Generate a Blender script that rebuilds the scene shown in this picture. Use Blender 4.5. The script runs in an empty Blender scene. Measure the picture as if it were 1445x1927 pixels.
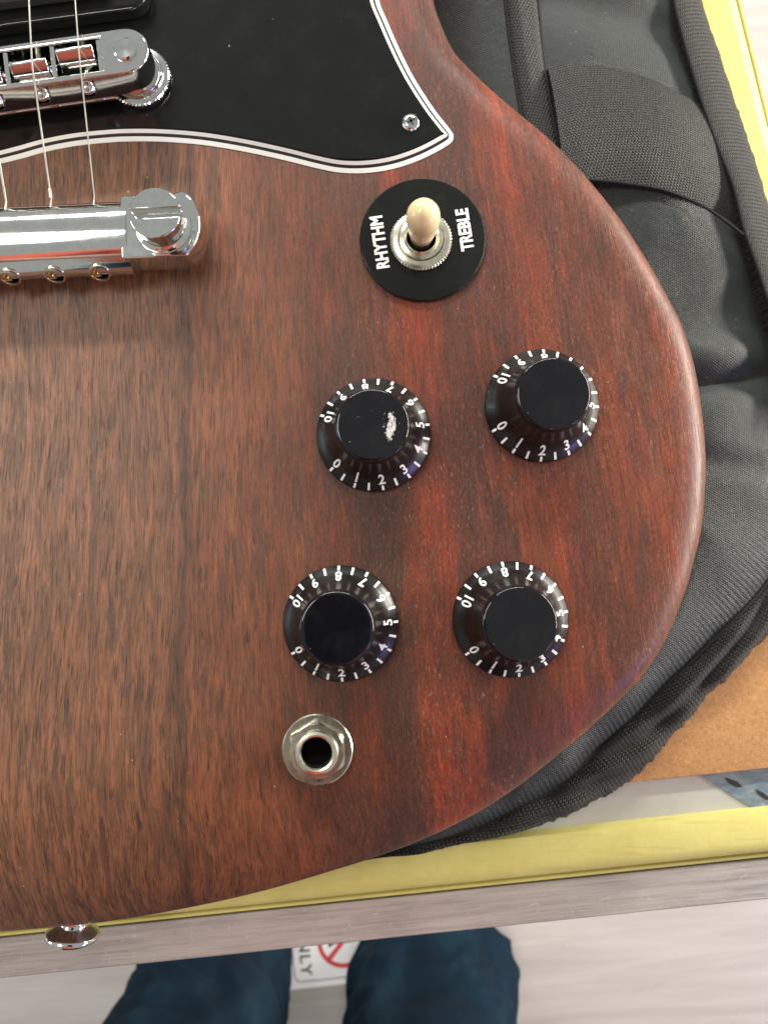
import bpy, bmesh, math, random
from mathutils import Vector, Matrix
from mathutils.geometry import tessellate_polygon
from mathutils import noise as mnoise

random.seed(7)
S = 0.001                      # everything below is written in millimetres
GZ = 800.0                     # height of the guitar's top face above the floor
D = 176.0                      # camera height above that face
F = 1448.0                     # focal length in photograph pixels
W, H = 1445.0, 1927.0
scene = bpy.context.scene
col = scene.collection

# ------------------------------------------------------------------ camera
TA, TB = math.radians(3.42), math.radians(0.49)
ROT = Matrix.Rotation(TB, 3, 'Y') @ Matrix.Rotation(TA, 3, 'X')
cam_data = bpy.data.cameras.new('camera')
cam = bpy.data.objects.new('camera', cam_data); col.objects.link(cam)
cam.matrix_world = Matrix.Translation((0, 0, (GZ + D) * S)) @ ROT.to_4x4()
cam_data.sensor_fit = 'VERTICAL'; cam_data.sensor_height = 36.0
cam_data.lens = 36.0 * F / H
cam_data.clip_start = 0.004; cam_data.clip_end = 50
cam_data.dof.use_dof = True
cam_data.dof.focus_distance = 0.178
cam_data.dof.aperture_fstop = 24
scene.camera = cam

# ------------------------------------------------------------------ world, lamps, exposure
world = bpy.data.worlds.new('World'); scene.world = world; world.use_nodes = True
bg = world.node_tree.nodes['Background']
bg.inputs[0].default_value = (0.98, 1.0, 0.95, 1); bg.inputs[1].default_value = 0.42

def area(name, loc, target, sx, sy, power, colr):
    l = bpy.data.lights.new(name, 'AREA'); l.shape = 'RECTANGLE'; l.size = sx; l.size_y = sy
    l.energy = power; l.color = colr
    o = bpy.data.objects.new(name, l); col.objects.link(o)
    o.location = loc
    o.rotation_euler = (Vector(target) - Vector(loc)).to_track_quat('-Z', 'Y').to_euler()
    return o
TGT = (0, 0, 0.8)
area('ceiling_panel_lamp', (-0.95, 0.34, 2.6), TGT, 0.7, 0.5, 14, (1.0, 0.97, 0.90))
area('tube_area_lamp', (-0.3, 2.5, 2.32), TGT, 2.4, 0.16, 118, (1.0, 0.98, 0.92))
area('display_case_lamp', (1.8, 0.5, 1.08), TGT, 1.8, 0.2, 90, (1.0, 0.92, 0.82))
area('tube_area_lamp', (-0.08, -2.5, 2.6), (-0.08, -0.5, 0), 1.2, 0.16, 17, (1.0, 0.97, 0.93))  # added light with no known source, brightens the floor between the legs
area('side_window_lamp', (-2.3, 0.1, 1.45), TGT, 0.8, 0.6, 10, (0.70, 0.86, 1.0))
area('violet_lamp', (1.4, -1.0, 1.2), TGT, 0.4, 0.3, 6, (0.45, 0.32, 1.0))

vs = scene.view_settings
vs.view_transform = 'Standard'; vs.look = 'None'; vs.exposure = -0.05; vs.gamma = 1.0
vs.use_curve_mapping = False
scene.cycles.max_bounces = 8
scene.cycles.use_denoising = True

# ------------------------------------------------------------------ measuring helper
def P(px, py, z=0.0):
    """Point (mm, z above the guitar's face) seen at a photograph pixel."""
    d = ROT @ Vector(((px - W / 2) / F, (H / 2 - py) / F, -1.0))
    t = (z - D) / d.z
    return Vector((d.x * t, d.y * t, z))

def cr(pts, n, closed=False):
    """Catmull-Rom resampling to n points, even in arc length."""
    pts = [Vector(p) for p in pts]
    m = len(pts); dense = []
    segs = m if closed else m - 1
    for i in range(segs):
        p1, p2 = pts[i], pts[(i + 1) % m]
        p0 = pts[i - 1] if (closed or i > 0) else p1 * 2 - p2
        p3 = pts[(i + 2) % m] if (closed or i + 2 < m) else p2 * 2 - p1
        for k in range(16):
            t = k / 16
            dense.append(0.5 * ((2 * p1) + (p2 - p0) * t + (2 * p0 - 5 * p1 + 4 * p2 - p3) * t * t + (3 * p1 - p0 - 3 * p2 + p3) * t ** 3))
    dense.append(pts[0].copy() if closed else pts[-1].copy())
    L = [0.0]
    for a, b in zip(dense, dense[1:]): L.append(L[-1] + (b - a).length)
    out = []; j = 0
    cnt = n if closed else n - 1
    for i in range(n):
        s = L[-1] * i / cnt
        while j < len(L) - 2 and L[j + 1] < s: j += 1
        f = (s - L[j]) / max(1e-9, L[j + 1] - L[j])
        out.append(dense[j].lerp(dense[j + 1], f))
    return out

# ------------------------------------------------------------------ mesh helpers
ORG = {}
def world_origin(o):
    return ORG[o.name] if o is not None else Vector((0, 0, 0))

class MB:
    def __init__(s): s.v = []; s.f = []; s.uv = None; s.m = []
    def add(s, vs, fs):
        b = len(s.v); s.v += [Vector(p) for p in vs]; s.f += [tuple(i + b for i in f) for f in fs]
        return s
    def lathe(s, prof, c, n=48, axis=None, cap=True, rmod=None):
        c = Vector(c)
        q = Vector((0, 0, 1)).rotation_difference(Vector(axis)) if axis is not None else None
        vs = []; fs = []
        k = len(prof)
        for i in range(n):
            a = 2 * math.pi * i / n
            for j, (r, z) in enumerate(prof):
                rr = r if rmod is None else rmod(r, a, i, j)
                p = Vector((rr * math.cos(a), rr * math.sin(a), z))
                vs.append((q @ p if q else p) + c)
        for i in range(n):
            i2 = (i + 1) % n
            for j in range(k - 1):
                fs.append((i * k + j, i2 * k + j, i2 * k + j + 1, i * k + j + 1))
        if cap:
            fs.append(tuple(i * k for i in reversed(range(n))))
            fs.append(tuple(i * k + k - 1 for i in range(n)))
        return s.add(vs, fs)
    def prism(s, poly, z0, z1):
        n = len(poly)
        area2 = sum(poly[i][0] * poly[(i + 1) % n][1] - poly[(i + 1) % n][0] * poly[i][1] for i in range(n))
        if area2 < 0: poly = list(reversed(poly))
        vs = [(p[0], p[1], z0) for p in poly] + [(p[0], p[1], z1) for p in poly]
        fs = [tuple(reversed(range(n))), tuple(range(n, 2 * n))]
        fs += [(i, (i + 1) % n, n + (i + 1) % n, n + i) for i in range(n)]
        return s.add(vs, fs)
    def box(s, c, u, v, hu, hv, z0, z1):
        c, u, v = Vector(c).to_2d(), Vector(u).to_2d(), Vector(v).to_2d()
        return s.prism([c - u * hu - v * hv, c + u * hu - v * hv, c + u * hu + v * hv, c - u * hu + v * hv], z0, z1)
    def tube(s, path, r, n=8):
        path = [Vector(p) for p in path]; vs = []; fs = []
        for i, p in enumerate(path):
            t = (path[min(i + 1, len(path) - 1)] - path[max(i - 1, 0)]).normalized()
            a = t.cross(Vector((0, 0, 1)) if abs(t.z) < .9 else Vector((1, 0, 0))).normalized(); b = t.cross(a)
            rr = r(i / (len(path) - 1)) if callable(r) else r
            for k in range(n):
                an = 2 * math.pi * k / n
                vs.append(p + a * rr * math.cos(an) + b * rr * math.sin(an))
        for i in range(len(path) - 1):
            for k in range(n):
                k2 = (k + 1) % n
                fs.append((i * n + k, i * n + k2, (i + 1) * n + k2, (i + 1) * n + k))
        fs.append(tuple(range(n))); fs.append(tuple((len(path) - 1) * n + k for k in reversed(range(n))))
        return s.add(vs, fs)
    def build(s, name, mat, parent=None, smooth=40, bevel=0, org=None, label=None):
        """org: origin in mm (guitar frame). Default: bounding-box centre at its base."""
        if org is None:
            xs = [p.x for p in s.v]; ys = [p.y for p in s.v]; zs = [p.z for p in s.v]
            org = Vector(((min(xs) + max(xs)) / 2, (min(ys) + max(ys)) / 2, min(zs)))
        org = Vector(org)
        me = bpy.data.meshes.new(name)
        me.from_pydata([((p - org) * S)[:] for p in s.v], [], s.f)
        me.validate()
        bm = bmesh.new(); bm.from_mesh(me)
        if s.uv is None: bmesh.ops.recalc_face_normals(bm, faces=bm.faces)
        bm.to_mesh(me); bm.free()
        if s.uv is not None:
            l = me.uv_layers.new(name='uv')
            for lp in me.loops: l.data[lp.index].uv = s.uv[lp.vertex_index]
        me.materials.append(mat)
        if smooth:
            me.polygons.foreach_set('use_smooth', [True] * len(me.polygons))
            me.set_sharp_from_angle(angle=math.radians(smooth))
        o = bpy.data.objects.new(name, me); col.objects.link(o)
        o.parent = parent
        wo = Vector((org.x, org.y, org.z + GZ)) * S
        ORG[o.name] = wo
        o.location = wo - world_origin(parent)
        if bevel:
            b = o.modifiers.new('bevel', 'BEVEL'); b.width = bevel * S; b.segments = 2
            b.limit_method = 'ANGLE'; b.angle_limit = math.radians(35); b.harden_normals = False
        if label: o['label'] = label
        return o

def empty(name, loc_mm, label=None, cat=None):
    o = bpy.data.objects.new(name, None); col.objects.link(o)
    wo = Vector((loc_mm[0], loc_mm[1], loc_mm[2] + GZ)) * S
    o.location = wo; ORG[o.name] = wo; o.empty_display_size = 0.02
    if label: o['label'] = label
    if cat: o['category'] = cat
    return o

def text_mesh(txt, bold=0.0, spacing=1.0):
    """2D mesh of a text: list of verts (em units, cap height about 0.7), faces."""
    cu = bpy.data.curves.new('t', 'FONT'); cu.body = txt; cu.size = 1.0
    cu.offset = bold; cu.resolution_u = 4; cu.space_character = spacing; cu.fill_mode = 'FRONT'
    ob = bpy.data.objects.new('t', cu); col.objects.link(ob)
    dg = bpy.context.evaluated_depsgraph_get()
    me = bpy.data.meshes.new_from_object(ob.evaluated_get(dg))
    vs = [v.co.to_2d() for v in me.vertices]; fs = [tuple(p.vertices) for p in me.polygons]
    bpy.data.objects.remove(ob); bpy.data.curves.remove(cu); bpy.data.meshes.remove(me)
    x0 = min(v.x for v in vs); x1 = max(v.x for v in vs); y0 = min(v.y for v in vs); y1 = max(v.y for v in vs)
    return [Vector(((v.x - (x0 + x1) / 2), v.y - y0)) for v in vs], fs, x1 - x0, y1 - y0

# ------------------------------------------------------------------ materials
def new_mat(name):
    m = bpy.data.materials.new(name); m.use_nodes = True
    nt = m.node_tree; b = nt.nodes['Principled BSDF']
    return m, nt, b
class NT:
    def __init__(s, nt): s.nt = nt
    def n(s, t, **k):
        nd = s.nt.nodes.new(t)
        for a, b in k.items(): setattr(nd, a, b)
        return nd
    def l(s, a, b): s.nt.links.new(a, b)
    def coord(s, scale=(1000, 1000, 1000), kind='Object', rot=(0, 0, 0)):
        t = s.n('ShaderNodeTexCoord'); mp = s.n('ShaderNodeMapping')
        mp.inputs['Scale'].default_value = scale; mp.inputs['Rotation'].default_value = rot
        s.l(t.outputs[kind], mp.inputs['Vector']); return mp.outputs[0]
    def mapv(s, v, scale, loc=(0, 0, 0)):
        mp = s.n('ShaderNodeMapping'); mp.inputs['Scale'].default_value = scale; mp.inputs['Location'].default_value = loc
        s.l(v, mp.inputs['Vector']); return mp.outputs[0]
    def noise(s, v, scale=1, detail=4, rough=.55, dist=0):
        nd = s.n('ShaderNodeTexNoise'); nd.inputs['Scale'].default_value = scale; nd.inputs['Detail'].default_value = detail
        nd.inputs['Roughness'].default_value = rough; nd.inputs['Distortion'].default_value = dist
        s.l(v, nd.inputs['Vector']); return nd.outputs['Fac']
    def ramp(s, fac, stops, interp='LINEAR'):
        nd = s.n('ShaderNodeValToRGB'); e = nd.color_ramp; e.interpolation = interp
        while len(e.elements) < len(stops): e.elements.new(0.5)
        for el, (p, c) in zip(e.elements, stops):
            el.position = p; el.color = (c, c, c, 1) if isinstance(c, (int, float)) else (*c, 1)
        s.l(fac, nd.inputs[0]); return nd.outputs[0]
    def math(s, op, a, b=None, clamp=False):
        nd = s.n('ShaderNodeMath', operation=op); nd.use_clamp = clamp
        for i, x in enumerate((a, b)):
            if x is None: continue
            if isinstance(x, (int, float)): nd.inputs[i].default_value = x
            else: s.l(x, nd.inputs[i])
        return nd.outputs[0]
    def mix(s, fac, a, b, mode='MIX'):
        nd = s.n('ShaderNodeMix', data_type='RGBA', blend_type=mode)
        for idx, x in ((0, fac), (6, a), (7, b)):
            if isinstance(x, (int, float)): nd.inputs[idx].default_value = x
            elif isinstance(x, tuple): nd.inputs[idx].default_value = (*x, 1)
            else: s.l(x, nd.inputs[idx])
        return nd.outputs[2]
    def bump(s, h, strength=.3, dist=.0002, normal=None):
        nd = s.n('ShaderNodeBump'); nd.inputs['Strength'].default_value = strength; nd.inputs['Distance'].default_value = dist
        s.l(h, nd.inputs['Height'])
        if normal is not None: s.l(normal, nd.inputs['Normal'])
        return nd.outputs[0]

def plain(name, colr, rough=.5, metal=0.0, coat=0.0, spec=.5, rvar=0.0, bump=0.0, bscale=1.0, cvar=0.0, dust=0.0, scuff_glint=None):
    m, nt, b = new_mat(name); g = NT(nt)
    b.inputs['Base Color'].default_value = (*colr, 1); b.inputs['Metallic'].default_value = metal
    b.inputs['Roughness'].default_value = rough; b.inputs['Coat Weight'].default_value = coat
    b.inputs['Coat Roughness'].default_value = .04; b.inputs['Specular IOR Level'].default_value = spec
    v = g.coord()
    nz = g.noise(v, .35 * bscale, 5, .6)
    if rvar:
        g.l(g.math('ADD', rough - rvar / 2, g.math('MULTIPLY', nz, rvar)), b.inputs['Roughness'])
    if cvar:
        nz2 = g.noise(v, .9 * bscale, 5, .65)
        g.l(g.mix(g.ramp(nz2, [(.35, 0.0), (.7, 1.0)]), tuple(c * (1 - cvar) for c in colr), tuple(min(1, c * (1 + cvar)) for c in colr)), b.inputs['Base Color'])
    if dust or scuff_glint:
        src = (*colr,)
        c = src
        if dust:
            vo = g.n('ShaderNodeTexVoronoi'); vo.inputs['Scale'].default_value = .30 * dust; g.l(g.mapv(v, (1, .75, 1)), vo.inputs['Vector'])
            rn = g.n('ShaderNodeSeparateColor'); g.l(vo.outputs['Color'], rn.inputs[0])
            sp = g.math('MULTIPLY', g.math('LESS_THAN', vo.outputs['Distance'], g.math('MULTIPLY', rn.outputs[1], .055)), g.math('GREATER_THAN', rn.outputs[0], .62))
            film = g.math('MULTIPLY', g.ramp(g.noise(v, .12, 6, .75), [(.48, 0.0), (.75, 1.0)]), .012)
            c = g.mix(g.math('MAXIMUM', g.math('MULTIPLY', sp, .55), film), c, (.45, .44, .40))
        if scuff_glint:  # scratches, with the light they reflect painted in as pale colour
            sx, sy, rx, ry = scuff_glint
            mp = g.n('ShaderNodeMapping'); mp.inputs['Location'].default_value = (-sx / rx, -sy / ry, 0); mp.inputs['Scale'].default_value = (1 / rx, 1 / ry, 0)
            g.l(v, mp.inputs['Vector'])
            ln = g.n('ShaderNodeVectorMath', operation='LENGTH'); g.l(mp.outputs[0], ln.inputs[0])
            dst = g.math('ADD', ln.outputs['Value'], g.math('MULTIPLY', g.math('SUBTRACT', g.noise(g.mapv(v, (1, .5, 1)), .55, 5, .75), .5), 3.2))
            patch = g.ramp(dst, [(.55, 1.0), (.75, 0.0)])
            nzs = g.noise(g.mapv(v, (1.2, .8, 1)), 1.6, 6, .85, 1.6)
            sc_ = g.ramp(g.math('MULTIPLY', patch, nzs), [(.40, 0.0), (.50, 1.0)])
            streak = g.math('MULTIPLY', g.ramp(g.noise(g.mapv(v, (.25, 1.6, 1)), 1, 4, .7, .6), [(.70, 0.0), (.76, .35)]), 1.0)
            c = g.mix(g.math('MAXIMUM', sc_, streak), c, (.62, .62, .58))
        g.l(c, b.inputs['Base Color'])
    if bump:
        g.l(g.bump(g.noise(v, 3 * bscale, 3, .6), bump, .0002), b.inputs['Normal'])
    return m

M = {}
M['chrome'] = plain('polished_chrome', (.76, .77, .75), .09, 1, rvar=.13, cvar=.05, bump=.02, bscale=.8)
M['nickel'] = plain('worn_nickel', (.78, .75, .62), .24, 1, rvar=.16, cvar=.12, bump=.02)
M['steel_string'] = plain('string_steel', (.86, .83, .74), .28, 1)
M['brass'] = plain('brass_ball', (.60, .42, .18), .25, 1)
M['black_gloss'] = plain('black_pickguard_plastic', (.009, .010, .009), .16, 0, spec=.26, dust=1.0, rvar=.12, bump=.008, bscale=.4)
M['black_matt'] = plain('black_hole_shade', (.003, .003, .003), .9, spec=0.0)  # flat black standing in for the shade inside holes and slots
M['black_pickup'] = plain('black_pickup_plastic', (.028, .030, .026), .38, rvar=.12, bump=.03)
M['white_ply'] = plain('white_plastic_ply', (.86, .86, .80), .4)
M['black_ply'] = plain('black_plastic_ply', (.02, .022, .022), .35)
M['white_print'] = plain('white_print', (.86, .86, .83), .5)
M['cream'] = plain('cream_plastic_tip', (.80, .62, .34), .22, coat=.4, cvar=.03)
M['cap'] = plain('knob_black_top', (.004, .004, .006), .05, spec=.5, dust=1.3, rvar=.06, bump=.008)
M['cap_scuff_glint'] = plain('knob_scuff_glint_top', (.004, .004, .006), .05, spec=.5, dust=1.5, scuff_glint=(3.4, -.8, 2.6, 3.8), bump=.02)
M['seam'] = plain('black_thread', (.006, .006, .008), .8)

# knob skirts: smoky clear plastic over black paint
def knob_mat():
    m, nt, b = new_mat('smoky_black_knob'); g = NT(nt)
    v = g.coord()
    nz = g.noise(v, .22, 4, .6, .4)
    g.l(g.ramp(nz, [(.35, (.004, .003, .003)), (.62, (.010, .008, .007)), (.8, (.03, .024, .02))]), b.inputs['Base Color'])
    b.inputs['Roughness'].default_value = .34; b.inputs['Coat Weight'].default_value = .12; b.inputs['Coat Roughness'].default_value = .12; b.inputs['Specular IOR Level'].default_value = .4
    g.l(g.bump(g.noise(v, .5, 3, .6), .05, .0003), b.inputs['Normal'])
    return m
M['knob'] = knob_mat()

def wood_mat():
    m, nt, b = new_mat('faded_cherry_mahogany'); g = NT(nt)
    v = g.coord()                                         # mm, origin under the camera
    sep = g.n('ShaderNodeSeparateXYZ'); g.l(v, sep.inputs[0]); X, Y = sep.outputs[0], sep.outputs[1]
    # the grain leans to the right on the right half of the top
    lean = g.math('MULTIPLY', Y, g.math('MULTIPLY', .13, g.math('MULTIPLY', g.math('ADD', X, 50), .012, True)))
    low = g.noise(g.mapv(v, (.04, .012, .05)), 1, 2, .5)
    xw = g.math('ADD', g.math('ADD', X, lean), g.math('MULTIPLY', g.math('SUBTRACT', low, .5), 9))
    med = g.noise(g.mapv(v, (.30, .05, .1)), 1, 5, .65)
    xw2 = g.math('ADD', xw, g.math('MULTIPLY', g.math('SUBTRACT', med, .5), 5))
    cmb = g.n('ShaderNodeCombineXYZ'); g.l(xw, cmb.inputs[0]); g.l(Y, cmb.inputs[1]); g.l(sep.outputs[2], cmb.inputs[2])
    wv = cmb.outputs[0]
    fx = g.math('MULTIPLY', g.math('ADD', xw2, 100), 1 / 180, True)
    def px(p): return ((p - 735) / 8.2 + 100) / 180
    band = g.ramp(fx, [(px(-80), (.232, .112, .062)), (px(150), (.215, .100, .054)), (px(325), (.192, .085, .046)), (px(348), (.105, .050, .032)), (px(362), (.205, .080, .040)),
                       (px(540), (.190, .064, .030)), (px(620), (.115, .044, .026)), (px(752), (.105, .039, .024)), (px(778), (.265, .049, .018)), (px(845), (.205, .037, .016)),
                       (px(880), (.120, .036, .024)), (px(1010), (.130, .036, .024)), (px(1050), (.230, .045, .020)), (px(1110), (.145, .043, .027)), (px(1230), (.185, .062, .038)), (px(1340), (.150, .050, .033))])
    blot = g.noise(g.mapv(wv, (.05, .022, .04)), 1, 4, .6)
    c = g.mix(g.ramp(blot, [(.40, 0.0), (.58, 1.0)]), g.mix(g.ramp(fx, [(px(300), .15), (px(640), .55)]), band, (.050, .020, .013)), band)
    red = g.noise(g.mapv(wv, (.11, .018, .05), (31, 7, 0)), 1, 4, .65)
    c = g.mix(g.math('MULTIPLY', g.ramp(red, [(.51, 0.0), (.60, 1.0)]), g.ramp(fx, [(px(430), .05), (px(800), .70)])), c, (.195, .044, .018))
    # figure: narrow jagged grey-brown streaks along the grain
    fig = g.noise(g.mapv(wv, (.70, .085, .1)), 1, 8, .74, .45)
    figL = g.math('MULTIPLY', g.ramp(fx, [(px(300), 1.0), (px(620), .8), (px(1300), .6)]), g.ramp(g.noise(g.mapv(wv, (.16, .035, .05), (60, 2, 0)), 1, 4, .65), [(.36, .35), (.58, 1.0)]))
    c = g.mix(g.math('MULTIPLY', g.ramp(fig, [(.475, 0.0), (.535, .8), (.70, 1.0)]), figL), c, g.mix(.74, c, (.046, .034, .027)))
    c = g.mix(g.math('MULTIPLY', g.ramp(fig, [(.32, 1.0), (.46, 0.0)]), .8), c, g.mix(1.0, c, (1.45, 1.34, 1.28), 'MULTIPLY'))
    fig2 = g.noise(g.mapv(wv, (1.9, .17, .2), (5, 3, 0)), 1, 5, .7, .2)
    c = g.mix(g.ramp(fig2, [(.48, 0.0), (.66, .6)]), c, g.mix(1.0, c, (.50, .50, .50), 'MULTIPLY'))
    # fibres
    fib = g.noise(g.mapv(wv, (4.2, .14, .5)), 1, 5, .7)
    c = g.mix(1.0, c, g.ramp(fib, [(.25, (.55, .55, .55)), (.5, (1.0, 1.0, 1.0)), (.75, (1.38, 1.33, 1.28))]), 'MULTIPLY')
    # open pores: short thin dark dashes, more of them on the left
    por = g.noise(g.mapv(wv, (2.8, .14, .4), (9, 4, 0)), 1, 2, .55, .15)
    pcl = g.ramp(g.noise(g.mapv(wv, (.25, .05, .1), (70, 20, 0)), 1, 4, .7), [(.36, .45), (.58, 1.0)])
    pmask = g.math('MULTIPLY', g.ramp(por, [(.59, 0.0), (.64, 1.0)]), pcl)
    pl = g.ramp(fx, [(px(250), 1.0), (px(560), .75), (px(800), .30)])
    c = g.mix(g.math('MULTIPLY', pmask, g.math('MULTIPLY', pl, .72)), c, (.016, .010, .008))
    por2 = g.noise(g.mapv(wv, (5.0, .055, .4), (19, 14, 0)), 1, 3, .6, .05)
    c = g.mix(g.math('MULTIPLY', g.ramp(por2, [(.60, 0.0), (.70, .6)]), pl), c, (.020, .012, .009))
    # fuzzy granular speckle on the right
    gr = g.noise(g.mapv(wv, (2.4, 1.1, 1.0), (7, 7, 0)), 1, 4, .75)
    c = g.mix(g.ramp(fx, [(px(400), .15), (px(750), .9)]), c, g.mix(1.0, c, g.ramp(gr, [(.3, (.50, .50, .50)), (.5, (1.0, 1.0, 1.0)), (.72, (1.55, 1.5, 1.5))]), 'MULTIPLY'))
    # pale dusty dashes in the pores, on the right
    dash = g.noise(g.mapv(wv, (2.6, .50, .4), (2, 19, 0)), 1, 3, .65, .3)
    where = g.ramp(g.noise(g.mapv(wv, (.06, .03, .05), (3, 50, 0)), 1, 3), [(.44, 0.0), (.58, 1.0)])
    dm = g.math('MULTIPLY', g.math('MULTIPLY', g.ramp(dash, [(.60, 0.0), (.68, 1.0)]), where), g.ramp(fx, [(px(450), .15), (px(760), .72)]))
    c = g.mix(dm, c, (.24, .165, .12))
    # lint and dust specks
    vo = g.n('ShaderNodeTexVoronoi'); vo.inputs['Scale'].default_value = .23; vo.inputs['Randomness'].default_value = 1
    g.l(g.mapv(v, (1, .7, 1)), vo.inputs['Vector'])
    rnd = g.n('ShaderNodeSeparateColor'); g.l(vo.outputs['Color'], rnd.inputs[0])
    sp = g.math('LESS_THAN', vo.outputs['Distance'], g.math('ADD', .012, g.math('MULTIPLY', rnd.outputs[1], .030)))
    sp = g.math('MULTIPLY', sp, g.math('GREATER_THAN', rnd.outputs[0], .5))
    c = g.mix(g.math('MULTIPLY', sp, .8), c, (.50, .42, .33))
    c = g.mix(1.0, c, (.98, .94, .86), 'MULTIPLY')
    g.l(c, b.inputs['Base Color'])
    g.l(g.math('ADD', .26, g.math('MULTIPLY', g.noise(g.mapv(wv, (1.2, .10, .2)), 1, 5, .7), .34)), b.inputs['Roughness'])
    b.inputs['Specular IOR Level'].default_value = .42
    h = g.math('SUBTRACT', g.math('MULTIPLY', fib, .6), g.math('ADD', pmask, g.math('MULTIPLY', dm, .6)))
    g.l(g.bump(h, .30, .00014), b.inputs['Normal'])
    return m
M['wood'] = wood_mat()

def vinyl_mat(name, base, rough, rib=0.0):
    m, nt, b = new_mat(name); g = NT(nt)
    v = g.coord(rot=(0, 0, .5))
    nz = g.noise(v, .05, 5, .65)
    c = g.mix(g.ramp(nz, [(.35, 0.0), (.7, 1.0)]), tuple(x * .65 for x in base), tuple(x * 1.35 for x in base))
    vo = g.n('ShaderNodeTexVoronoi'); vo.inputs['Scale'].default_value = .45; g.l(v, vo.inputs['Vector'])
    rnd = g.n('ShaderNodeSeparateColor'); g.l(vo.outputs['Color'], rnd.inputs[0])
    sp = g.math('MULTIPLY', g.math('LESS_THAN', vo.outputs['Distance'], .075), g.math('GREATER_THAN', rnd.outputs[0], .6))
    c = g.mix(g.math('MULTIPLY', sp, .55), c, (.30, .31, .29))
    br = g.n('ShaderNodeTexBrick'); br.inputs['Scale'].default_value = 1.0
    br.inputs['Mortar Size'].default_value = .16; br.inputs['Mortar Smooth'].default_value = 1.0
    br.inputs['Brick Width'].default_value = .62; br.inputs['Row Height'].default_value = .55
    br.inputs['Color1'].default_value = (1, 1, 1, 1); br.inputs['Color2'].default_value = (.6, .6, .6, 1); br.inputs['Mortar'].default_value = (0, 0, 0, 1)
    g.l(v, br.inputs['Vector'])
    c = g.mix(1.0, c, g.mix(br.outputs['Color'], (.72, .72, .72), (1.15, 1.15, 1.15)), 'MULTIPLY')
    g.l(c, b.inputs['Base Color'])
    b.inputs['Roughness'].default_value = rough; b.inputs['Specular IOR Level'].default_value = .45
    h = g.math('ADD', g.math('MULTIPLY', br.outputs['Color'], .35), g.math('MULTIPLY', g.noise(v, .35, 4, .6), .9))
    if rib:
        w = g.n('ShaderNodeTexWave', wave_type='BANDS', bands_direction='X'); w.inputs['Scale'].default_value = .22
        w.inputs['Distortion'].default_value = .5
        u = g.coord((1, 1, 1), 'UV'); g.l(u, w.inputs['Vector'])
        sepu = g.n('ShaderNodeSeparateXYZ'); g.l(u, sepu.inputs[0])
        near = g.math('MULTIPLY', g.ramp(sepu.outputs[1], [(.62, 0.0), (.90, 1.0)]), g.ramp(g.math('MULTIPLY', sepu.outputs[0], .005), [(.42, .0), (.55, 1.0)]))
        h = g.math('ADD', h, g.math('MULTIPLY', g.math('MULTIPLY', w.outputs['Fac'], rib), near))
    g.l(g.bump(h, .6, .0005), b.inputs['Normal'])
    return m
M['vinyl'] = vinyl_mat('black_coated_fabric', (.020, .0265, .0235), .48)
M['vinyl2'] = vinyl_mat('black_ribbed_fabric', (.020, .0255, .023), .48, rib=.5)
def weave_mat(name, base, sx, sy, strength, diag=0.0, shine=.55):
    m, nt, b = new_mat(name); g = NT(nt)
    u = g.coord((sx, sy, 1), 'UV', (0, 0, diag))
    br = g.n('ShaderNodeTexBrick'); br.inputs['Scale'].default_value = 1.0
    br.inputs['Mortar Size'].default_value = .13; br.inputs['Mortar Smooth'].default_value = 1.0
    br.inputs['Brick Width'].default_value = .55; br.inputs['Row Height'].default_value = .5
    br.inputs['Color1'].default_value = (1, 1, 1, 1); br.inputs['Color2'].default_value = (.72, .72, .72, 1); br.inputs['Mortar'].default_value = (0, 0, 0, 1)
    g.l(u, br.inputs['Vector'])
    nz = g.noise(g.coord(), 1.1, 4, .7)
    c = g.mix(br.outputs['Color'], tuple(x * .35 for x in base), base)
    c = g.mix(1.0, c, g.ramp(nz, [(.3, (.55, .55, .55)), (.7, (1.5, 1.5, 1.42))]), 'MULTIPLY')
    g.l(c, b.inputs['Base Color']); b.inputs['Roughness'].default_value = shine
    g.l(g.bump(br.outputs['Color'], strength, .0005), b.inputs['Normal'])
    return m
M['knit'] = weave_mat('black_knit_mesh', (.029, .031, .027), .60, .72, .9, .15)
M['band'] = weave_mat('black_webbing_band', (.027, .030, .028), .55, .7, .7, .6)
M['binding'] = weave_mat('black_binding_tape', (.027, .028, .025), .42, .8, 1.0, .5, .7)

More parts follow.
